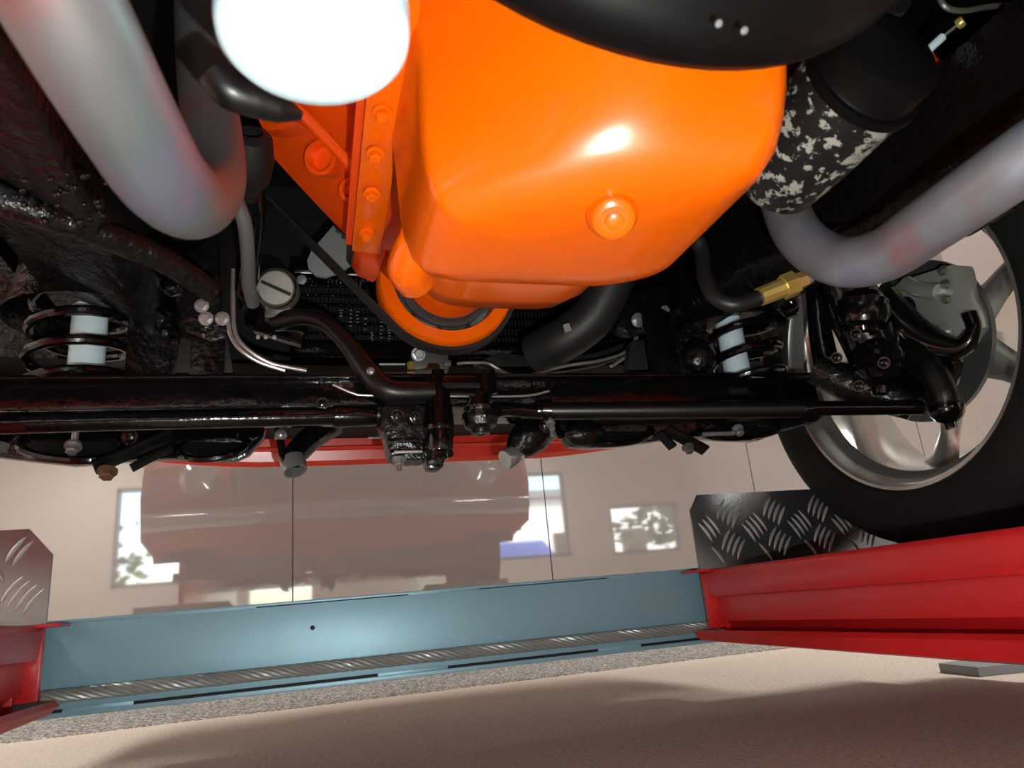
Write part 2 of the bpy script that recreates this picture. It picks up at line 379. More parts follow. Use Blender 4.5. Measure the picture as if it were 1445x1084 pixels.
a = PZ(1375, 955, .018); b = PZ(1378, 962, 0)
sl = MB().prism([(1.12, 1.085, 0), (1.62, .96, 0), (1.62, 1.16, 0), (1.14, 1.19, 0)], (0, 0, .016)).build('floor_plate', 'slab_grey', None, bevel=.002)
tag(sl, 'thin grey plate lying on the concrete below the red runway', 'plate')

# ================================================================ car shell
t = thing('car_body', 'red car body above the engine and front axle', 'car', (CARX, -.8, .33))
def body(nm, mb, mt, **k): return mb.build(nm, mt, t, **k)
HW = .90
# fenders and sides: plate with a wheel arch
for s in (-1, 1):
    xs = CARX+s*HW; pts = [(-3.4, .36), (.44, .36)]
    for k in range(0, 13): q = math.pi*(1-k/12); pts.append((.868+math.cos(q)*.40, .53+math.sin(q)*.40))
    pts += [(1.30, .56), (1.60, .60), (1.66, .78), (1.60, .98), (.55, 1.08), (-3.4, 1.10)]
    body('fender', MB().prism([(xs, y, z) for y, z in pts], (-s*.03, 0, 0)), 'car_red')
    body('wheel_liner', MB().grid([[V(CARX+s*(HW-.03), .868+math.cos(math.pi*k/12)*.41, .53+math.sin(math.pi*k/12)*.41) for k in range(13)], [V(CARX+s*.60, .868+math.cos(math.pi*k/12)*.41, .53+math.sin(math.pi*k/12)*.41) for k in range(13)]]), 'black_undercoat')
    mi = body('mirror', MB().ball((CARX+s*(HW+.09), -.05, 1.12), .1, (1, .6, .65)), 'car_red')
    hl = body('headlight', MB().lathe([(0, 0), (.02, .06), (0, .085), (-.02, .09)], (CARX+s*.66, 1.66, .86), (0, 1, 0)), 'chrome')
body('hood', MB().grid([[V(CARX+HW*q, y, z-.05*q*q) for q in np.linspace(-1, 1, 9)] for y, z in ((1.62, .97), (1.5, 1.05), (.9, 1.10), (.1, 1.13))]), 'car_red')
body('windshield', MB().grid([[V(CARX+.8*q, y+.12*(1-q*q), z) for q in np.linspace(-1, 1, 9)] for y, z in ((.1, 1.13), (-.6, 1.52))]), 'glass_dark')
body('roof', MB().grid([[V(CARX+.75*q, y, z-.04*q*q) for q in np.linspace(-1, 1, 9)] for y, z in ((-.5, 1.52), (-1.2, 1.56), (-2.2, 1.5), (-3.4, 1.15))]), 'car_red')
body('front_panel', MB().grid([[V(CARX+.9*q, y-.10*q*q, z) for q in np.linspace(-1, 1, 13)] for y, z in ((1.66, .72), (1.70, .86), (1.64, .98))]), 'car_red')
body('grille', MB().box((CARX, 1.70, .84), (1.05, .02, .12)), 'black_satin')
mb = MB()
for k in range(14): mb.box((CARX-.49+k*.075, 1.715, .84), (.008, .01, .12))
body('grille_bars', mb, 'chrome')
body('bumper', MB().tube([(CARX+.88*q, 1.74-.12*q*q, .68) for q in np.linspace(-1, 1, 9)], .05, 14, 3), 'chrome')
body('lower_fascia', MB().grid([[V(CARX+.88*q, y-.12*q*q, z) for q in np.linspace(-1, 1, 13)] for y, z in ((1.69, .73), (1.70, .64), (1.63, .56))]), 'car_red')
body('floor_pan', MB().box((CARX, -1.9, .62), (1.7, 3.4, .02)), 'black_undercoat')
body('firewall', MB().box((CARX, -.2, .8), (1.7, .02, .38)), 'black_undercoat')
for s in (-1, 1): body('inner_apron', MB().box((CARX+s*.59, .65, .86), (.012, 1.5, .40)), 'black_undercoat')
body('nose_bulkhead', MB().box((CARX, 1.36, .80), (1.5, .012, .50)), 'black_void')
body('inner_liner', MB().box((CARX, .8, 1.04), (1.7, 1.5, .01)), 'black_void')

# red valance below the radiator
t = thing('front_valance', 'bright red front valance seen below the black radiator support', 'valance', (CARX, 1.58, .51))
rows = []
for (dy, dz) in ((-.02, .075), (-.012, .028), (0, .020), (.005, .0), (.02, -.008), (.03, 0), (.03, .10)):
    rows.append([V(CARX+q*.62, 1.565+dy-.10*q**4, .515+dz+.05*max(0, abs(q)-.52)**1.2) for q in np.linspace(-1, 1, 25)])
MB().grid(rows).build('panel', 'car_red', t, ang=25)
MB().grid([[V(CARX+q*.40, 1.545+dy, .522+dz) for q in np.linspace(-1, 1, 15)] for dy, dz in ((-.004, .010), (-.012, .014), (-.004, .018))]).build('groove_lip', 'car_red', t)
for px, py in ((793, 610), (785, 613)): MB().cyl(P(px, py, 1.53), P(px, py, 1.525), .003).build('hole', 'black_void', t)

# ================================================================ radiator and front support
t = thing('radiator', 'black finned radiator behind the crank pulley', 'radiator', P(560, 500, 1.25))
a, b = P(425, 393, 1.24), P(905, 500, 1.24)
zt, zb = a.z, P(560, 490, 1.24).z; x0, x1 = a.x, b.x
MB().box(((x0+x1)/2, 1.275, (zt+zb)/2), (x1-x0, .04, zt-zb)).build('core', 'black_void', t)
mb = MB()
for k in range(90): xx = x0+.004+(x1-x0-.008)*k/89; mb.box((xx, 1.252, (zt+zb)/2), (.0012, .012, zt-zb-.006))
f_ = mb.build('fins', 'black_paint', t); f_['kind'] = 'stuff'
for k in range(7): MB().box(((x0+x1)/2, 1.249, zb+(zt-zb)*(k+.5)/7), (x1-x0, .010, .0022)).build('cooling_tube', 'black_paint', t)
MB().box(((x0+x1)/2, 1.25, zt+.012), (x1-x0+.03, .07, .03)).build('upper_frame', 'black_paint', t, bevel=.003)
MB().tube([(x0, 1.213, zt-.002), (P(640, 395, 1.24).x, 1.213, zt-.002)], .0016, 8, 1).build('trim_wire', 'steel', t)
MB().box(((x0+x1)/2, 1.25, zb-.016), (x1-x0+.03, .08, .032)).build('lower_tank', 'black_paint', t, bevel=.004)
# grey flecks that paint in the glints on the fins
mb = MB()
for (cx, n, y0, y1) in ((482, 3, 438, 446), (495, 5, 438, 460), (504, 4, 440, 455), (525, 5, 470, 482), (538, 6, 455, 482), (549, 7, 458, 482), (515, 3, 450, 465)):
    for k in range(n): p = P(cx+random.uniform(-.8, .8), y0+(y1-y0)*k/max(1, n-1), 1.235); mb.box(p, (.0045, .001, .0018))
mb.build('fin_glints', 'grey_sheet', t)['kind'] = 'stuff'

t = thing('radiator_support', 'black lower radiator support panel across the nose', 'panel', (CARX, 1.4, .55))
rows = [[V(CARX+q*.72, y, z+.015*q*q) for q in np.linspace(-1, 1, 15)] for y, z in ((1.20, .60), (1.28, .575), (1.42, .555), (1.52, .55), (1.55, .60))]
MB().grid(rows).build('panel', 'black_flat', t)
MB().tube([P(520, 618, 1.38), P(555, 616, 1.38)], .003, 8).build('bright_edge', 'steel', t)

# lower shroud with wavy edge
t = thing('fan_shroud', 'dark grey wavy fan shroud panel right of the crank pulley', 'panel', P(790, 520, 1.14))
MB().prism([P(*q, 1.13) for q in ((668, 514), (690, 503), (712, 498), (745, 502), (790, 504), (840, 498), (880, 484), (900, 470), (905, 485), (880, 503), (845, 516), (800, 523), (735, 531))], (0, .012, 0)).build('panel', 'grey_plastic', t, bevel=.002)
t = thing('radiator_hose', 'thick black lower radiator hose right of the orange oil pan', 'hose', P(770, 490, 1.05))
MB().tube([P(868, 385, .98), P(850, 425, 1.0), P(828, 455, 1.02), P(790, 482, 1.05), P(755, 500, 1.09)], .036, 18).build('hose', 'grey_plastic', t)
MB().tube([P(820+10*math.cos(q), 450+10*math.sin(q), .975) for q in (0, .1)], .0004, 6).build('print_mark', 'grey_sheet', t)
MB().prism([P(x, y, .965) for x, y in ((795, 458), (803, 456), (807, 466), (798, 469))], (0, .004, 0)).build('label_print', 'grey_sheet', t)

# ================================================================ engine
t = thing('engine', 'orange painted engine with deep oil pan and crank pulley', 'engine', (CARX, .65, .45))
def engine_pan():
    # closed cross-sections (x,y) at heights; rear face is set at a slant; rounded lower edge
    levels = [(.74, 1.06, 0.0), (.66, 1.03, .0), (.58, 1.0, .0), (.53, .985, .002), (.510, .965, .006), (.491, .93, .014), (.477, .86, .028), (.470, .70, .055), (.468, .35, .12)]
    cs = [(.088, .478), (.086, .60), (.12, .615), (.30, .615), (.352, .58), (.352, .39), (.335, .372), (.22, .415)]
    cx, cy = .225, .53
    rows = []
    # smooth closed outline through corner points with rounding
    def rounded(pts, rads, n=6):
        out = []; m_ = len(pts)
        for i in range(m_):
            p0, p1, p2 = Vector(pts[i-1]), Vector(pts[i]), Vector(pts[(i+1) % m_])
            r = min(rads[i], (p0-p1).length*.45, (p2-p1).length*.45)
            a = p1+(p0-p1).normalized()*r; b = p1+(p2-p1).normalized()*r
            for k in range(n+1): u = k/n; out.append(a*(1-u)**2+p1*2*u*(1-u)+b*u*u)
        return out
    ol = rounded(cs, [.007, .02, .04, .05, .045, .045, .03, .06])
    for z, s, ins in levels:
        r = []
        for q in ol:
            dy = -(z-.46)*(.22+.5*max(0, 1-((q.x-.160)/.15)**2)) if q.y < .5 else 0     # rear face leans back towards the top
            xq = cx+(q.x-cx)*s; yq = cy+(q.y-cy)*s
            if z > .58 and q.y > .5: pass
            r.append(V(xq, yq+dy*(1 if q.y < .5 else 0)*min(1, (.5-q.y)/.1), z))
        rows.append(r)
    mb = MB().grid(rows, True); n = len(ol); mb.f.append(tuple(range(len(mb.v)-n, len(mb.v))))
    return mb
pan = engine_pan().build('oil_pan', 'orange_paint', t, ang=38)
# shallow front section of the pan
rows = []
for yy, s, dz in ((.56, .86, .010), (.62, .86, .012), (.68, .84, .016), (.72, .78, .024), (.74, .65, .05), (.745, .3, .10)):
    r = []
    for k in range(15):
        q = -1+2*k/14; sh = (1-abs(q)**5)
        r.append(V(.215+q*.135*s, yy, .60-(.60-(.478+dz))*sh**.5))
    rows.append(r)
MB().grid(rows).build('pan_front', 'orange_paint', t, ang=60)
MB().ball(P(583, 330, .60), .0125).tube([P(583, 330, .60), P(581, 350, .61), P(577, 378, .63), P(586, 396, .65)], [.0125, .017, .021, .020], 16).build('pan_corner_boss', 'orange_paint', t)
# drain plug
dp = P(866, 309, .445); nd = V(-.25, -.62, -.74)
MB().lathe([(-.01, .020), (.0, .016), (.002, .012), (.002, 0)], dp, nd, 28).build('drain_boss', 'orange_paint', pan)
MB().hexbolt(dp+nd.normalized()*.002, nd, .0075, .007).build('drain_plug', 'orange_paint', pan)
# pan rail with bolts
ra_, rb_ = P(548, 110, .52), P(517, 352, .80)
dr = (rb_-ra_); nrm = V(-.25, -.1, -1)
MB().bar(ra_-dr*.5, rb_, .034, .010, up=(.1, 0, 1)).build('pan_rail', 'orange_paint', t, bevel=.002)
for px, py, yy in ((540, 158, .555), (530, 216, .605), (525, 272, .67), (518, 328, .755)):
    MB().hexbolt(P(px, py, yy-.003), V(-.1, -.25, -1), .0065, .010).build('rail_bolt', 'orange_paint', t)
mv = V(.02, .01, .03); MB().bar(ra_-dr*.5+mv, rb_+mv, .085, .05, up=(.1, 0, 1)).build('block_skirt', 'orange_cast', t, bevel=.003)
# block side
blk = MB().prism([P(350, 120, .74), P(372, 195, .80), P(382, 222, .82), P(440, 285, .86), P(503, 350, .90), P(548, 360, .84), P(560, 200, .68), P(575, 60, .58), P(470, 40, .62)], (.16, .05, .10))
blk.build('block', 'orange_cast', t, bevel=.006)
MB().tube([P(415, 150, .70), P(450, 185, .71), P(485, 222, .715), P(512, 252, .72)], [.007, .007, .007, .007], 10).build('block_rib', 'orange_cast', t)
MB().prism([P(362, 166, .755), P(385, 160, .74), P(420, 172, .72), P(400, 182, .74), P(372, 186, .76)], (.03, .05, .02)).build('block_ledge', 'orange_cast', t, bevel=.003)
c0 = P(455, 224, .755); ax = V(-.5, -.75, -.35)
MB().lathe([(-.02, .020), (.006, .020), (.006, .015), (-.006, .014), (-.006, 0)], c0, ax, 24).build('core_plug', 'orange_cast', t, ang=30)
MB().lathe([(-.02, .014), (.003, .014), (.003, .010), (-.004, .009), (-.004, 0)], P(495, 268, .775), ax, 20).build('core_plug', 'orange_cast', t, ang=30)
MB().prism([P(500, 345, .84), P(512, 362, .84), P(538, 372, .84), P(548, 350, .80), P(520, 335, .80)], (0, .08, .01)).build('block_foot', 'orange_cast', t, bevel=.004)
MB().box((CARX, .50, .80), (.36, .38, .16)).build('upper_block', 'orange_cast', t, bevel=.01)
# timing cover and crank pulley
pc = V(.204, .95, .638); pr = .098
MB().lathe([(-.20, .062), (-.02, .060), (-.015, .05), (0, .045)], pc, (0, 1, 0), 36).build('timing_cover', 'orange_paint', t)
pu = MB().lathe([(-.018, pr-.020), (-.020, pr-.003), (-.016, pr), (.02, pr), (.02, pr-.024), (-.006, pr-.024)], pc, (0, 1, 0), 64, True).build('crank_pulley', 'orange_paint', t, ang=50)
MB().lathe([(.004, 0), (.004, pr-.022), (.010, pr-.022), (.010, 0)], pc, (0, 1, 0), 48).build('pulley_disc', 'disc_iron', pu)
MB().lathe([(-.004, .058), (-.004, .066), (.005, .066), (.005, .058)], pc, (0, 1, 0), 48, True).build('pulley_step', 'disc_iron', pu)
for px, py in ((583, 445), (621, 462), (661, 459)):
    q = P(px, py, pc.y); MB().cyl(q+V(0, .003, 0), q+V(0, .008, 0), .0042).build('pulley_hole', 'black_void', pu)

# drive belt round the pulley and up to the left
t = thing('drive_belt', 'black ribbed drive belt wrapped around the orange crank pulley', 'belt', pc-V(0, 0, pr))
br = pr+.004; pts = []
up = P(372, 280, .955); w = .011
ang0 = math.atan2(up.z-pc.z, up.x-pc.x); dd = math.hypot(up.x-pc.x, up.z-pc.z); ta = ang0+math.acos(br/dd)
pts.append(V(up.x, pc.y, up.z))
for k in range(28):
    q = ta+k/27*(math.radians(352)-ta % (2*math.pi))
    pts.append(V(pc.x+br*math.cos(q), pc.y, pc.z+br*math.sin(q)))
e = pts[-1]-pts[-2]; pts.append(pts[-1]+e.normalized()*.16)
rows = []
for i, p in enumerate(pts):
    tn = (pts[min(i+1, len(pts)-1)]-pts[max(i-1, 0)]).normalized(); nn = V(-tn.z, 0, tn.x)
    rows.append([p+V(0, -w, 0)-nn*.0025, p+V(0, w, 0)-nn*.0025, p+V(0, w, 0)+nn*.0025, p+V(0, -w, 0)+nn*.0025])
MB().grid(rows, True).build('belt', 'rubber', t)

# bell housing
bc = V(.196, .285, .655)
t = thing('bell_housing', 'black round clutch bell housing cover above the oil pan', 'housing', (bc.x, .15, .44))
br = .207
bh = MB().lathe([(.0, 0), (.0, br-.012), (-.004, br-.003), (-.012, br), (-.03, br), (-.034, br-.004), (-.12, br-.03), (-.25, br-.075), (-.27, 0)], bc, (0, 1, 0), 72).build('cover', 'black_flat', t, ang=50)
for px, py in ((1014, 33), (1050, 43)):
    q = P(px, py, .215); n_ = (Vector(bc)-q); n_.y = 0
    bolt(t, P(px, py, .235), V(.2, -.5, -.9), .0014, .0015, 'zinc')

# oil filter
fc = P(444, 80, .285); fr = .0442
t = thing('oil_filter', 'white spin-on oil filter beside the orange oil pan', 'oil filter', fc)
MB().lathe([(0, 0), (0, .018), (.0008, .030), (.0035, .0385), (.008, .0428), (.015, fr), (.10, fr), (.103, fr+.001), (.107, fr-.002), (.107, 0)], fc, (0, 0, 1), 56).build('can', 'white_paint', t, ang=60)
MB().lathe([(.107, 0), (.107, .038), (.122, .038), (.122, 0)], fc, (0, 0, 1), 32).build('neck', 'black_satin', t)
MB().tube([P(300, 100, .37), P(325, 128, .375), P(360, 140, .38), P(395, 152, .385), P(425, 163, .39)], [.010, .011, .011, .009, .003], 12).build('adapter', 'black_satin', t)

# ================================================================ exhaust headers
HM = 'header_steel'
def header(name, label, pts, rr, base):
    t = thing(name, label, 'exhaust pipe', base)
    return t, MB().tube(pts, rr, 28, 10).build('pipe', HM, t, ang=70)
t, _ = header('exhaust_header', 'heat-tinted steel exhaust header bending up beside the oil filter',
    [P(0, -190, .22)+V(-.02, -.9, .08), P(0, -190, .22)+V(-.02, -.25, .04), P(0, -190, .22), P(50, -70, .245), P(118, 60, .28), P(185, 180, .33), P(232, 255, .375), P(272, 283, .43), P(299, 255, .48), P(300, 190, .52), P(290, 120, .55), P(284, 40, .57), P(282, -60, .58)], [.0235]*8+[.0225, .022, .022, .022, .022], P(262, 325, .4))
HM = 'header_blue'
t, _ = header('exhaust_header', 'heat-tinted steel exhaust header bending up behind the starter motor',
    [P(1095, 120, .66), P(1098, 200, .645), P(1102, 268, .61), P(1128, 333, .575), P(1182, 368, .53), P(1245, 360, .48), P(1310, 318, .425), P(1380, 270, .375), P(1460, 215, .33), P(1560, 150, .29), P(1680, 70, .26), P(1680, 70, .26)+V(.06, -.22, .03), P(1680, 70, .26)+V(.07, -.9, .03)], [.0245]*13, P(1200, 405, .53))

# ================================================================ starter
a, b = PX(1165, 165, .42), PX(1400, -60, .42)
t = thing('starter_motor', 'black starter motor with flaking silver paint beside the oil pan', 'starter motor', a-V(0, 0, .05))
yy0, yy1 = a.y, b.y; sx, sz = .425, (a.z+b.z)/2
s0, s1 = PX(1130, 205, .42), PX(1215, 115, .42)
ax_ = (s1-s0).normalized()
MB().lathe([(-.05, 0), (-.05, .034), (-.04, .044), (.0, .046), (s1-s0).length and (.0, .046)][:4]+[((s1-s0).length, .046), ((s1-s0).length, .044)], s0, ax_, 40).build('motor_body', 'flaking_paint', t, ang=50)
ln = (s1-s0).length
MB().lathe([(ln, .044), (ln, .049), (ln+.008, .049), (ln+.008, .044), (ln+.010, .043), (ln+.030, .043), (ln+.035, .035), (ln+.035, 0)], s0, ax_, 40).build('end_cap', 'black_flat', t, ang=40)
MB().lathe([(-.02, 0), (-.02, .026), (.10, .026), (.10, 0)], s0+V(.02, 0, .07), ax_, 28).build('solenoid', 'black_satin', t)
bolt(t, P(1286, 82, .36), V(.2, -.8, -.5), .003, .003, 'black_paint')
t = thing('starter_wire', 'thin wire with white sleeve and brass terminal above the starter motor', 'wire', P(1330, 70, .45))
MB().tube([P(1305, 75, .46), P(1330, 52, .45)], .0042, 10).build('sleeve', 'white_paint', t)
MB().tube([P(1328, 54, .45), P(1350, 36, .44)], .0016, 8).build('wire', 'zinc', t)
MB().lathe([(0, 0), (0, .005), (.003, .006), (.007, .005), (.007, 0)], P(1350, 36, .44), P(1358, 30, .435)-P(1350, 36, .44), 14).build('terminal', 'brass', t)
t = thing('metal_strap', 'bent bare metal strap at the upper right corner', 'strap', P(1400, 15, .4))
MB().tube([P(1322, -10, .42), P(1335, 10, .42), P(1360, 15, .42), P(1400, 9, .42), P(1470, 6, .42)], .0028, 8).build('strap', 'dull_steel', t)
t = thing('tunnel_patch', 'red painted body edge glimpsed behind the starter motor', 'panel', P(1320, 90, .49))
MB().prism([P(x, y, .49) for x, y in ((1285, 92), (1310, 78), (1316, 70), (1322, 82), (1345, 90), (1330, 102), (1318, 106))], (.01, .02, .01)).build('edge', 'car_red', t)

# ================================================================ frame, crossmember
t = thing('frame_rail', 'gritty black chassis rail left of the exhaust header', 'frame rail', (-.27, .6, .52), 'chassis rails')
MB().prism([(-.18, -1.5, .56), (-.18, .62, .56), (-.16, .80, .60), (-.18, 1.45, .60), (-.30, 1.45, .60), (-.30, .8, .60), (-.34, .62, .56), (-.34, -1.5, .56)], (0, 0, .11)).build('rail', 'black_undercoat', t, bevel=.008)
MB().tube([P(-40, 268, .66), P(60, 300, .68), P(160, 335, .72), P(240, 372, .76), P(300, 412, .80)], [.016, .015, .015, .014, .013], 12).build('seam_ridge', 'black_undercoat', t)
mb = MB()
for k in range(40): p = P(random.uniform(20, 150), random.uniform(245, 315), .53); mb.ball(p, random.uniform(.001, .0032), seg=8)
mb.build('undercoat_blobs', 'black_paint', t)['kind'] = 'stuff'
t = thing('frame_rail', 'black chassis rail right of the starter motor', 'frame rail', (.72, .6, .52), 'chassis rails')
MB().prism([(.63, -1.5, .57), (.63, .62, .57), (.60, .80, .61), (.62, 1.45, .61), (.76, 1.45, .61), (.76, .8, .61), (.80, .62, .57), (.80, -1.5, .57)], (0, 0, .11)).build('rail', 'black_undercoat', t, bevel=.008)

t = thing('crossmember', 'glossy black suspension crossmember spanning the whole width', 'crossmember', (CARX, .98, .45))
x0, x1 = -.62, .80
MB().box(((x0+x1)/2, 1.0, .4755), (x1-x0, .11, .042)).build('beam', 'black_paint', t, bevel=.006)
MB().bar(P(-60, 534, .935), P(1200, 529, .955), .012, .005).build('top_edge', 'black_paint', t, bevel=.0015)
for px in (205, 640, 1120): pass
bolt(t, P(455, 570, .935), V(0, -1, -.2), .006, .006, 'black_paint')
# upper towers that hold the springs
for s, px in ((-1, 110), (1, 1048)):
    cx = P(px, 480, .95).x
    rows = [[V(cx+math.cos(2*math.pi*k/24)*r, .99+math.sin(2*math.pi*k/24)*r, z) for k in range(24)] for z, r in ((.585, .098), (.60, .092), (.64, .085), (.70, .082))]
    MB().grid(rows, True).build('spring_tower', 'black_undercoat', t)
    rows = [[V(cx-s*(.05+.12*k/5), .97+.02*math.sin(k), z) for k in range(6)] for z in (.49, .55, .62)]
    MB().grid(rows).build('tower_side', 'black_undercoat', t)

# coil springs and shock absorbers
def spring(px, py0, py1, Y, label, lab2, sdx):
    c0 = P(px, py1, Y); c1 = P(px, py0, Y); cx = (c0.x+c1.x)/2
    t = thing('coil_spring', 'glossy black coil spring %s' % label, 'spring', (cx, Y, c0.z-.02), 'front coil springs')
    turns = 5; z0 = c0.z-.05; z1 = c1.z+.07; pts = []
    for k in range(turns*16+1): q = k/16*2*math.pi; pts.append(V(cx+math.cos(q)*.056, Y+math.sin(q)*.056, z0+(z1-z0)*k/(turns*16)))
    MB().tube(pts, .0068, 10, 1).build('coil', 'black_paint', t)
    t2 = thing('shock_absorber', 'white and black shock absorber inside the coil spring %s' % lab2, 'shock absorber', (cx, Y, z0), 'front shock absorbers')
    MB().cyl((cx+sdx, Y, z0), (cx+sdx, Y, z1), .021, seg=24).build('body', 'white_paint', t2)
    MB().lathe([(0, .0215), (0, .031), (.012, .031), (.012, .0215)], (cx+sdx, Y, z1-.02), (0, 0, 1)).build('collar', 'black_paint', t2)
spring(112, 445, 520, .985, 'at the left beside the chassis rail', 'at the left', .010)
spring(1048, 452, 520, .985, 'near the brass hose fitting and wheel', 'near the wheel', -.020)

# ================================================================ lower control arms (stamped)
def ell(cx, cy, rx, ry, Y, n=28, tilt=0): return [P(cx+rx*math.cos(2*math.pi*k/n), cy+ry*math.sin(2*math.pi*k/n)+tilt*math.cos(2*math.pi*k/n), Y+.03*math.sin(-2*math.pi*k/n)) for k in range(n)]
def ring(cx, cy, rx, ry, Y, r, tilt=0):
    p = ell(cx, cy, rx, ry, Y, 28, tilt); return MB().tube(p+[p[0]], r, 8, 1, False)
t = thing('control_arm', 'stamped black lower control arm at the left with a round spring pocket', 'control arm', P(110, 652, 1.08), 'lower control arms')
MB().prism([P(*q, 1.09) for q in ((-80, 590), (380, 588), (372, 618), (350, 642), (330, 651), (290, 649), (235, 648), (190, 650), (130, 655), (100, 657), (50, 652), (-10, 645), (-80, 636))], (0, .035, .004)).build('arm', 'black_paint', t, bevel=.006)
ring(98, 630, 74, 19, 1.075, .006, 4).build('pocket_rim', 'black_paint', t)
MB().prism(ell(98, 630, 70, 16, 1.078), (0, .012, 0)).build('pocket', 'black_void', t)
ring(300, 630, 48, 17, 1.075, .005, -6).build('pocket_rim', 'black_paint', t)
MB().prism(ell(300, 630, 45, 14, 1.078), (0, .012, 0)).build('pocket', 'black_void', t)
MB().bar(P(132, 661, 1.03), P(243, 612, 1.05), .005, .022, up=(0, -1, .6)).build('bump_bracket', 'black_satin', t, bevel=.001)
MB().bar(P(185, 661, 1.04), P(243, 630, 1.05), .006, .012, up=(0, -1, .6)).build('bump_bracket', 'black_satin', t, bevel=.001)
bolt(t, P(152, 664, 1.03), V(0, -.5, -1), .009, .012, 'rusty_steel')
bolt(t, P(183, 617, 1.05), V(0, -1, -.3), .008, .008, 'black_paint')
q = P(104, 638, 1.055); MB().cyl(q-V(0, 0, .012), q+V(0, 0, .03), .0045).build('shock_stud', 'zinc', t)
bolt(t, P(104, 628, 1.05), V(0, -.6, -1), .008, .014, 'zinc', 'shock_nut')
t = thing('control_arm', 'stamped black lower control arm at the right leading to the wheel', 'control arm', P(950, 632, 1.08), 'lower control arms')
MB().prism([P(*q, 1.05) for q in ((785, 582), (1180, 576), (1150, 598), (1100, 611), (1072, 622), (1030, 621), (985, 617), (940, 621), (880, 630), (835, 632), (808, 630), (795, 612))], (0, .035, .004)).build('arm', 'black_paint', t, bevel=.006)
ring(868, 612, 52, 15, 1.04, .005, -3).build('pocket_rim', 'black_paint', t)
MB().prism(ell(868, 612, 48, 12, 1.042), (0, .012, 0)).build('pocket', 'black_void', t)
ring(1045, 607, 56, 12, 1.035, .004, -3).build('pocket_rim', 'black_paint', t)
MB().prism(ell(1045, 607, 52, 9, 1.038), (0, .012, 0)).build('pocket', 'black_void', t)
MB().bar(P(940, 606, .99), P(996, 636, .99), .005, .020, up=(0, -1, .6)).build('bump_bracket', 'black_satin', t, bevel=.001)
MB().bar(P(930, 610, 1.0), P(950, 632, 1.0), .006, .016, up=(0, -1, .6)).build('bump_bracket', 'black_satin', t, bevel=.001)
bolt(t, P(970, 630, .985), V(0, -.5, -1), .007, .012, 'dull_steel')
bolt(t, P(1040, 604, .99), V(0, -.6, -1), .007, .014, 'zinc', 'shock_nut')
MB().cyl(P(992, 613, .99), P(1036, 611, .99), .0035).build('shock_stud', 'zinc', t)
MB().ball(P(825, 612, 1.02), .03, (1.1, .6, .7)).build('bushing_knob', 'black_undercoat', t)

# ================================================================ steering linkage
t = thing('tie_rod', 'long glossy black tie rod reaching to the left edge', 'tie rod', P(270, 596, .93), 'tie rods')
a, b = P(-120, 600, .90), P(535, 586, .95)
MB().cyl(a, b, .0125, .0115, 20).build('rod', 'black_paint', t)
MB().cyl(P(470, 588, .945), P(528, 586, .949), .0145).build('sleeve', 'black_paint', t, bevel=.001)
MB().lathe([(0, .012), (0, .020), (.006, .021), (.012, .020), (.012, .012)], P(530, 585, .95), V(1, 0, 0), 24).build('clamp', 'black_paint', t)
t = thing('tie_rod', 'glossy black tie rod with threaded sleeve running to the wheel', 'tie rod', P(1030, 578, .88), 'tie rods')
a, b = P(735, 580, .95), P(1300, 575, .80)
MB().cyl(a, b, .0105, .0105, 20).build('rod', 'black_paint', t)
MB().cyl(P(770, 580, .94), P(1140, 577, .84), .0125, .0125, 20).build('sleeve', 'black_satin', t)
for px, yy in ((772, .938), (1138, .842)): MB().lathe([(-.006, .012), (-.006, .017), (.006, .017), (.006, .012)], P(px, 579, yy), (b-a), 24).build('clamp', 'black_paint', t)
bolt(t, P(776, 596, .935), V(0, -.6, -1), .005, .014, 'zinc')
c = P(1335, 576, .795)
MB().ball(c, .024, (1.0, 1, 1.0)).build('rod_end', 'black_paint', t)
MB().lathe([(-.03, .012), (-.02, .021), (.0, .024), (.02, .018), (.038, .014)], c+V(0, 0, .012), (0, 0, 1), 20).build('boot', 'rubber', t)
MB().cyl(c-V(0, 0, .03), c-V(0, 0, .015), .008).build('grease_cap', 'black_paint', t)

t = thing('steering_link', 'black greasy steering linkage joints at the centre of the crossmember', 'steering linkage', P(630, 650, .93))
Ys = .925
MB().tube([P(608, 546, Ys), P(640, 543, Ys), P(690, 545, Ys)], [.0145, .0135, .0145], 16).build('idler_link', 'black_paint', t)
for px in (612, 684): MB().lathe([(-.014, .010), (-.012, .0165), (.012, .0165), (.014, .010)], P(px, 545, Ys), (0, 0, 1), 20).build('joint_eye', 'black_paint', t); MB().cyl(P(px+6, 533, Ys), P(px+6, 523, Ys), .0105, .0085, 12).build('stud_nut', 'black_paint', t)
MB().tube([P(618, 555, Ys), P(620, 590, Ys-.01), P(622, 615, Ys-.02)], [.016, .019, .018], 16).build('pitman_boss', 'black_paint', t)
MB().cyl(P(620, 603, .905), P(620, 638, .905), .0175, .0180, 24).build('gear_shaft', 'black_paint', t, bevel=.002)
MB().lathe([(-.002, .0195), (.004, .0195), (.004, .016)], P(620, 604, .905), (0, 0, -1), 24).build('shaft_collar', 'black_paint', t, bevel=.001)
MB().prism([P(*q, .892) for q in ((600, 634), (637, 632), (637, 644), (628, 648), (627, 658), (620, 662), (604, 661), (600, 650))], (0, .028, 0)).build('shaft_foot', 'black_paint', t, bevel=.004)
for hx, hy in ((604, 640), (634, 640)): bolt(t, P(hx, hy, .888), V(0, -1, -.2), .004, .005, 'black_paint')
MB().cyl(P(608, 660, .91), P(609, 666, .91), .002).build('drip_pin', 'rusty_steel', t)
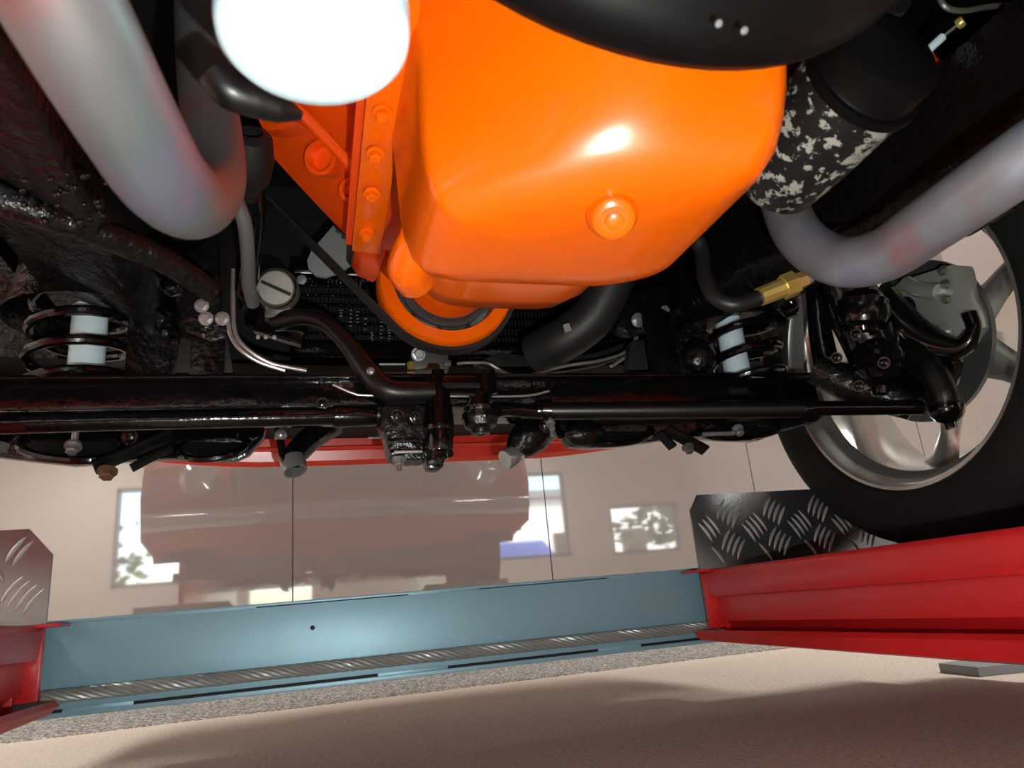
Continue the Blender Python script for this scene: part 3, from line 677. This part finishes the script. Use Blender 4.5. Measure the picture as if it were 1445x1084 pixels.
MB().lathe([(-.024, .004), (-.024, .012), (-.018, .014), (-.014, .021), (-.004, .0245), (.004, .0235), (.006, .020), (.012, .021), (.018, .014), (.026, .011)], P(677, 588, .91), (0, 0, 1), 24).build('idler_boot', 'black_undercoat', t, ang=25)
MB().cyl(P(678, 605, .905), P(678, 612, .905), .0025).build('grease_nipple', 'zinc', t)
MB().tube([P(684, 552, Ys), P(680, 568, .915), P(677, 585, .91)], [.012, .010, .014], 12).build('idler_stud', 'black_paint', t)
MB().tube([P(700, 578, .925), P(725, 578, .94), P(770, 582, .945)], [.012, .0105, .010], 14).build('link_end', 'black_paint', t)
MB().prism([P(*q, .92) for q in ((536, 572), (604, 570), (604, 648), (566, 648), (550, 642), (544, 610), (538, 600))], (0, .05, 0)).build('gear_housing', 'black_undercoat', t, bevel=.006)
for (py, hx0, hx1) in ((622, 548, 592), (638, 552, 598)): MB().bar(P(hx0, py, .912), P(hx1, py-1, .912), .004, .006).build('housing_rib', 'black_paint', t, bevel=.001)
MB().tube([P(556, 638, .905), P(596, 637, .905)], .0022, 8).build('bright_pin', 'zinc', t)
bolt(t, P(563, 647, .905), V(0, -.2, -1), .0065, .010, 'zinc'); MB().cyl(P(563, 655, .905), P(563, 664, .905), .0032).build('bolt_end', 'rusty_steel', t)
bolt(t, P(560, 588, .915), V(0, -1, -.2), .007, .008, 'black_paint'); bolt(t, P(585, 590, .915), V(0, -1, -.2), .006, .007, 'black_paint')

t = thing('pitman_arm', 'curved black steering arm sweeping down to the linkage joints', 'steering arm', P(545, 560, .93))
MB().tube([P(385, 455, .97), P(425, 447, .955), P(458, 455, .945), P(490, 485, .935), P(522, 528, .925), P(550, 552, .92), P(612, 553, .92)], [.013, .0115, .0115, .0125, .0155, .016, .0145], 18).build('arm', 'black_satin', t)
MB().prism([P(*q, .955) for q in ((512, 543), (520, 540), (534, 556), (528, 558))], (0, .006, 0)).build('stop_tab', 'zinc', t)
bolt(t, P(523, 524, .905), V(-.3, -1, 0), .004, .004, 'zinc')

# housing with slotted cap
t = thing('slotted_cap_housing', 'dull metal housing with a slotted round adjuster cap', 'steering box', P(390, 450, .95))
hc = P(390, 407, .93); hd = V(-.1, -1, -.35)
MB().lathe([(-.05, .026), (-.004, .028), (0, .026)], hc, hd, 32).build('housing', 'dull_steel', t)
mat('cap_metal', (.25, .24, .21), .35, .6)
cap = MB().lathe([(-.002, .024), (.005, .024), (.007, .022), (.007, 0)], hc, hd, 36).build('cap', 'cap_metal', t)
d_, s_, u_ = frame(hd)
q = hc+hd.normalized()*.0074
MB().box(q, (.042, .0015, .0045), (P(410, 416, .93)-P(372, 399, .93)).normalized() and ((P(410, 416, .93)-P(372, 399, .93)).normalized(), hd.normalized(), (P(410, 416, .93)-P(372, 399, .93)).normalized().cross(hd.normalized()))).build('slot', 'black_void', cap)
MB().prism([P(*c_, .955) for c_ in ((366, 420), (374, 436), (372, 448), (408, 448), (412, 430), (416, 415))], (0, .03, 0)).build('lower_lug', 'dull_steel', t, bevel=.004)
bolt(t, P(426, 395, .96), V(-.2, -1, -.2), .005, .008, 'zinc')
MB().bar(P(362, 455, .98), P(430, 475, .98), .02, .03).build('base_bracket', 'black_paint', t, bevel=.003)
for px in (364, 375, 387): bolt(t, P(px, 476, .955), V(0, -1, -.2), .002, .003, 'zinc')

# ================================================================ left inner fender cluster
t = thing('steering_shaft', 'black steering shaft with rubber joint beside the orange block', 'steering shaft', P(350, 280, .75))
MB().lathe([(-.03, .012), (-.025, .022), (.0, .026), (.025, .023), (.04, .014), (.05, .012)], P(352, 222, .72), P(350, 260, .75)-P(354, 195, .70), 20).build('joint', 'rubber', t)
MB().tube([P(352, 250, .74), P(358, 300, .80), P(352, 360, .86), P(345, 430, .92)], .014, 14).build('shaft', 'black_paint', t)
t = thing('braided_hose', 'grey hose running down beside the steering shaft', 'hose', P(355, 425, .85))
MB().tube([P(322, 262, .70), P(336, 290, .72), P(346, 320, .74), P(350, 365, .78), P(351, 400, .82), P(357, 428, .86)], [.0075, .008, .008, .008, .008, .008], 12).build('hose', 'grey_hose', t)
t = thing('engine_mount', 'black engine mount bracket with bright bolts left of the steering shaft', 'bracket', P(300, 480, .9))
MB().prism([P(*q, .92) for q in ((265, 360), (300, 330), (330, 330), (332, 470), (300, 485), (262, 470), (245, 420))], (-.02, .08, .02)).build('bracket', 'black_undercoat', t, bevel=.008)
MB().prism([P(*q, .90) for q in ((305, 300), (338, 300), (335, 440), (322, 462), (312, 440))], (0, .02, 0)).build('web', 'black_satin', t, bevel=.004)
for px, py in ((285, 432), (291, 450), (314, 450)): bolt(t, P(px, py, .895), V(-.1, -1, -.2), .0065, .008, 'zinc')
bolt(t, P(245, 405, .92), V(-.2, -1, -.2), .010, .008, 'black_paint')
bolt(t, P(124, 360, .80), V(-.1, -1, -.4), .006, .008, 'brass')
for px, py in ((232, 470), (246, 483), (226, 452)): bolt(t, P(px, py, .93), V(0, -1, -.3), .003, .004, 'black_paint')
MB().prism([P(*q, .97) for q in ((255, 475), (320, 470), (330, 527), (245, 527))], (0, .02, 0)).build('side_plate', 'grey_plastic', t, bevel=.003)
t = thing('grey_bracket', 'light grey rounded sheet bracket behind the drive belt', 'bracket', P(470, 390, 1.08))
MB().prism([P(*q, 1.08) for q in ((433, 368), (436, 380), (446, 389), (460, 391), (482, 384), (512, 362), (505, 345), (490, 332), (470, 318), (455, 336), (440, 352))], (0, .006, 0)).build('sheet', 'grey_sheet', t, bevel=.001)

# brake lines
t = thing('brake_line', 'pair of bare steel brake lines curving along the left of the crossmember', 'brake line', P(340, 520, .93))
MB().tube([P(329, 380, .90), P(329, 440, .90), P(333, 472, .90), P(348, 492, .90), P(378, 511, .905), P(405, 518, .91), P(432, 523, .915)], .0028, 10).build('line', 'steel', t)
MB().tube([P(322, 455, .90), P(326, 474, .90), P(340, 494, .90), P(366, 511, .905), P(402, 523, .91)], .0028, 10).build('line', 'steel', t)
t = thing('brake_line', 'thin bright steel line running across behind the linkage joints', 'brake line', P(620, 558, .94))
MB().tube([P(470, 543, .945), P(498, 555, .945), P(520, 558, .945), P(620, 559, .945), P(735, 559, .945), P(775, 552, .945)], .0018, 8).build('line', 'steel', t)
t = thing('brake_line', 'pair of bare steel brake lines curving up right of the fan shroud', 'brake line', P(880, 530, 1.05))
MB().tube([P(902, 440, 1.06), P(897, 470, 1.06), P(894, 484, 1.06), P(878, 499, 1.06), P(845, 509, 1.06), P(800, 516, 1.06), P(736, 531, 1.06), P(706, 522, 1.06), P(688, 513, 1.06), P(660, 512, 1.06), P(645, 513, 1.06)], .0025, 10, 5).build('line', 'steel', t)
MB().tube([P(896, 470, 1.07), P(900, 485, 1.07), P(888, 500, 1.07), P(862, 517, 1.07)], .0028, 10).build('line', 'steel', t)
# pump with brass fitting below the pulley
t = thing('proportioning_valve', 'small brass-coloured brake valve below the crank pulley', 'valve', P(600, 530, 1.06))
MB().box(P(606, 512, 1.07), (.055, .03, .034)).build('block', 'dull_steel', t, bevel=.003)
bolt(t, P(590, 500, 1.05), V(0, -1, -.3), .008, .012, 'zinc'); MB().cyl(P(580, 512, 1.05), P(580, 526, 1.05), .006).build('port', 'brass', t)
MB().box(P(631, 513, 1.045), (.011, .01, .008)).build('port_nut', 'dull_steel', t, bevel=.001)
for py in (514, 527): MB().cyl(P(535, py, 1.06), P(572, py, 1.06), .0022).build('pipe_stub', 'steel', t)

# right inner cluster
t = thing('power_steering_hose', 'black rubber hose with a brass end fitting right of the oil pan', 'hose', P(1040, 440, .72))
MB().tube([P(985, 340, .72), P(991, 360, .72), P(995, 392, .71), P(1010, 420, .70), P(1036, 430, .69), P(1062, 423, .685), P(1080, 417, .68)], .0095, 14).build('hose', 'hose_rubber', t)
a, b = P(1072, 419, .68), P(1105, 406, .672)
MB().cyl(a, b, .0115, .012, 12).build('ferrule', 'brass', t, ang=20)
MB().lathe([(0, .009), (0, .0155), (.016, .0155), (.018, .011), (.030, .010)], b, b-a, 6).build('fitting_nut', 'brass', t, ang=20)
MB().cyl(P(1128, 398, .667), P(1145, 393, .662), .007, .006).build('pipe_end', 'zinc', t)
t = thing('upper_arm', 'black upper suspension arm behind the hose and exhaust bend', 'control arm', P(1060, 400, .95))
MB().tube([P(985, 388, .95), P(1040, 380, .94), P(1100, 372, .93), P(1170, 366, .92)], [.018, .016, .016, .018], 14).build('arm', 'black_undercoat', t)
MB().tube([P(1080, 440, .98), P(1100, 445, .98), P(1120, 435, .98), P(1112, 420, .98)], .012, 12).build('bush', 'black_paint', t)
t = thing('engine_mount', 'black mount bracket with bright bolts right of the oil pan', 'bracket', P(900, 480, 1.0))
MB().prism([P(*q, 1.02) for q in ((870, 425), (930, 400), (965, 420), (955, 450), (920, 470), (890, 478), (872, 460))], (0, .05, .02)).build('bracket', 'black_undercoat', t, bevel=.006)
for px, py, r in ((900, 452, .009), (938, 438, .006), (915, 445, .005)): bolt(t, P(px, py, 1.005), V(0, -1, -.3), r, .008, 'zinc')
MB().prism([P(*q, 1.0) for q in ((905, 460), (955, 435), (960, 440), (912, 468))], (0, .02, 0)).build('flange', 'black_paint', t, bevel=.003)
MB().prism([P(*q, 1.03) for q in ((890, 482), (950, 470), (990, 525), (885, 527))], (0, .02, 0)).build('side_plate', 'grey_plastic', t, bevel=.003)
MB().ball(P(985, 505, .99), .034, (.9, .8, 1)).build('rubber_bump', 'black_undercoat', t)

# stabiliser end links pointing down in front of the arms
t = thing('stabiliser_link', 'black angled strut with chrome tip left of the linkage joints', 'strut', P(415, 670, 1.12), 'chrome tipped struts')
MB().tube([P(470, 598, 1.16), P(440, 618, 1.14), P(418, 640, 1.12), P(412, 652, 1.11)], [.020, .019, .018, .017], 18).build('strut', 'black_paint', t)
MB().lathe([(0, .018), (.012, .0185), (.022, .017), (.022, .013), (.006, .012)], P(412, 648, 1.11), P(418, 668, 1.10)-P(412, 648, 1.11), 28).build('tip', 'zinc', t)
MB().ball(P(396, 614, 1.10), .010).build('ball_stud', 'zinc', t)
MB().tube([P(392, 600, 1.10), P(399, 640, 1.10), P(404, 655, 1.10)], .006, 10).build('stud', 'black_paint', t)
t = thing('stabiliser_link', 'black gritty strut with chrome tip right of the linkage joints', 'strut', P(715, 655, 1.12), 'chrome tipped struts')
MB().tube([P(770, 598, 1.12), P(750, 614, 1.10), P(735, 628, 1.10), P(724, 640, 1.10)], [.030, .032, .026, .015], 18).build('strut', 'black_undercoat', t)
MB().lathe([(0, .014), (.010, .0165), (.026, .017), (.030, .015), (.030, 0)], P(732, 640, 1.10), P(708, 651, 1.09)-P(732, 640, 1.10), 28).build('tip', 'zinc', t)
bolt(t, P(772, 600, .99), V(0, -1, -.2), .009, .008, 'black_paint')
MB().cyl(P(779, 606, .99), P(779, 615, .99), .003).build('screw_end', 'zinc', t)

# ================================================================ wheel
WC = V(.972, .868, .53)
def WP(pr, o=WC): return MB().lathe([(x-o.x, r) for x, r in pr], o, (1, 0, 0), 72)
t = thing('wheel', 'front wheel with black tyre and bare alloy rim on the red runway', 'wheel', (WC.x, WC.y, RT))
ty = WP([(.880, .228), (.866, .236), (.860, .256), (.862, .284), (.872, .304), (.888, .3135), (0.910, .3150), (0.911, .3075), (0.919, .3075), (0.920, .3150), (0.950, .3150), (0.951, .3075), (0.959, .3075), (0.960, .3150), (0.985, .3150), (0.986, .3075), (0.994, .3075), (0.995, .3150), (1.025, .3150), (1.026, .3075), (1.034, .3075), (1.035, .3150), (1.056, .3135), (1.072, .304), (1.082, .284), (1.084, .256), (1.078, .236), (1.064, .228)]).build('tyre', 'tyre_rubber', t, ang=40)
rim = WP([(.876, .234), (.872, .231), (.872, .226), (.880, .221), (.896, .219), (.905, .214), (.912, .203), (.93, .201), (.975, .2015), (1.0, .204), (1.03, .214), (1.060, .219), (1.068, .226), (1.072, .234), (1.066, .238), (1.06, .225), (1.0, .209), (.93, .206), (.90, .224), (.88, .235)]).build('rim', 'rim_alloy', t, ang=30)
hub = WP([(1.0, .0), (1.0, .05), (1.02, .06), (1.04, .05), (1.05, 0)]).build('hub', 'rim_alloy', t)
for k in range(5):
    q = math.radians(-66+72*k); d = V(0, math.cos(q), math.sin(q)); s = V(0, -math.sin(q), math.cos(q)); rows = []
    for r, w, xa, xb in ((.04, .038, 1.005, 1.045), (.10, .024, 1.012, 1.05), (.15, .020, 1.015, 1.055), (.19, .026, 1.01, 1.058), (.214, .042, 1.0, 1.060)):
        c = WC+d*r; c.x = 0
        rows.append([c+s*w+V(xa+.01, 0, 0), c+s*w*.4+V(xa, 0, 0), c-s*w*.4+V(xa, 0, 0), c-s*w+V(xa+.01, 0, 0), c-s*w+V(xb, 0, 0), c+s*w+V(xb, 0, 0)])
    MB().grid(rows, True).build('spoke', 'rim_alloy', t, ang=40)
# brake
t = thing('brake_disc', 'iron brake disc inside the alloy wheel', 'brake disc', (.95, WC.y, .38))
MB().lathe([(-.005, .0), (-.005, .085), (0, .085), (0, .128), (.008, .128), (.008, .10), (.03, .10)], V(.945, WC.y, WC.z), (1, 0, 0), 60).build('disc', 'disc_iron', t, ang=30)
t = thing('brake_caliper', 'machined aluminium brake caliper with row of bolts behind the knuckle', 'brake caliper', PX(1320, 470, .90))
cal = [PX(*q, .905) for q in ((1268, 395), (1300, 385), (1342, 372), (1352, 420), (1362, 440), (1366, 462), (1352, 482), (1330, 482), (1318, 462), (1296, 455), (1278, 448), (1262, 428), (1248, 418))]
MB().prism(cal, (.045, 0, 0)).build('body', 'aluminium', t, bevel=.008)
for px, py in ((1335, 402), (1336, 422), (1331, 382)): bolt(t, PX(px, py, .900), V(-1, 0, 0), .0055, .006, 'dull_steel')
for px, py, r in ((1332, 470, .010), (1305, 457, .009)): bolt(t, PX(px, py, .899), V(-1, 0, 0), r, .008, 'aluminium')
MB().lathe([(0, .0), (0, .024), (.012, .022), (.014, 0)], PX(1276, 440, .902), V(-1, 0, 0), 24).build('piston_cover', 'black_satin', t)
bolt(t, PX(1264, 420, .895), V(-1, -.2, 0), .010, .02, 'brass', 'bleed_fitting')
bolt(t, PX(1232, 416, .88), V(-1, -.2, 0), .006, .01, 'zinc', 'line_nut')
MB().tube([PX(1280, 400, .90), PX(1300, 410, .893), PX(1325, 412, .893)], .012, 12).build('bridge_rib', 'aluminium', t)
t = thing('steering_knuckle', 'black steering knuckle and ball joints in front of the wheel', 'knuckle', PX(1260, 590, .86))
MB().tube([PX(1172, 330, .76), PX(1190, 390, .78), PX(1210, 440, .80), PX(1232, 490, .82), PX(1240, 530, .83)], [.030, .034, .042, .040, .036], 18).build('upright', 'black_paint', t)
BJ = [(-.034, .010), (-.032, .018), (-.026, .020), (-.022, .032), (-.010, .037), (.004, .037), (.006, .033), (.014, .035), (.020, .029), (.026, .026), (.032, .016), (.036, .012), (.046, .011), (.046, 0)]
MB().lathe(BJ, PX(1218, 440, .78), (.15, -.15, 1), 28).build('ball_joint', 'black_paint', t, ang=25)
MB().lathe(BJ, PX(1240, 512, .80), (-.1, .1, -1), 28).build('ball_joint', 'black_paint', t, ang=25)
MB().tube([PX(1240, 420, .84), PX(1275, 462, .86), PX(1320, 488, .875), PX(1358, 490, .885), PX(1374, 465, .89), PX(1368, 442, .89)], [.026, .030, .024, .014, .010, .010], 14).build('caliper_bracket', 'black_paint', t)
MB().prism([PX(*q, .875) for q in ((1238, 455), (1290, 460), (1330, 490), (1348, 505), (1340, 545), (1300, 570), (1250, 560), (1225, 510))], (.02, 0, 0)).build('knuckle_body', 'black_paint', t, bevel=.008)
MB().tube([PX(1285, 500, .865), PX(1312, 520, .86), PX(1330, 550, .86), PX(1334, 568, .86)], [.022, .020, .018, .018], 14).build('steering_arm', 'black_satin', t)
MB().tube([PX(1150, 520, .76), PX(1195, 540, .79), PX(1240, 555, .82), PX(1290, 575, .85)], [.024, .028, .030, .02], 16).build('lower_arm_end', 'black_undercoat', t)
MB().tube([PX(1130, 330, .80), PX(1150, 400, .80), PX(1158, 470, .80), PX(1170, 530, .80)], [.014, .016, .018, .02], 14).build('shock_bracket', 'black_paint', t)
MB().lathe([(0, 0), (0, .07), (.004, .07), (.006, 0)], V(.925, WC.y, WC.z), (1, 0, 0), 48).build('dust_shield', 'disc_iron', t)
for px, py in ((1209, 472), (1248, 512), (1181, 505), (1213, 545)): bolt(t, PX(px, py, .745), V(-1, -.5, -.2), .006, .006, 'black_paint')
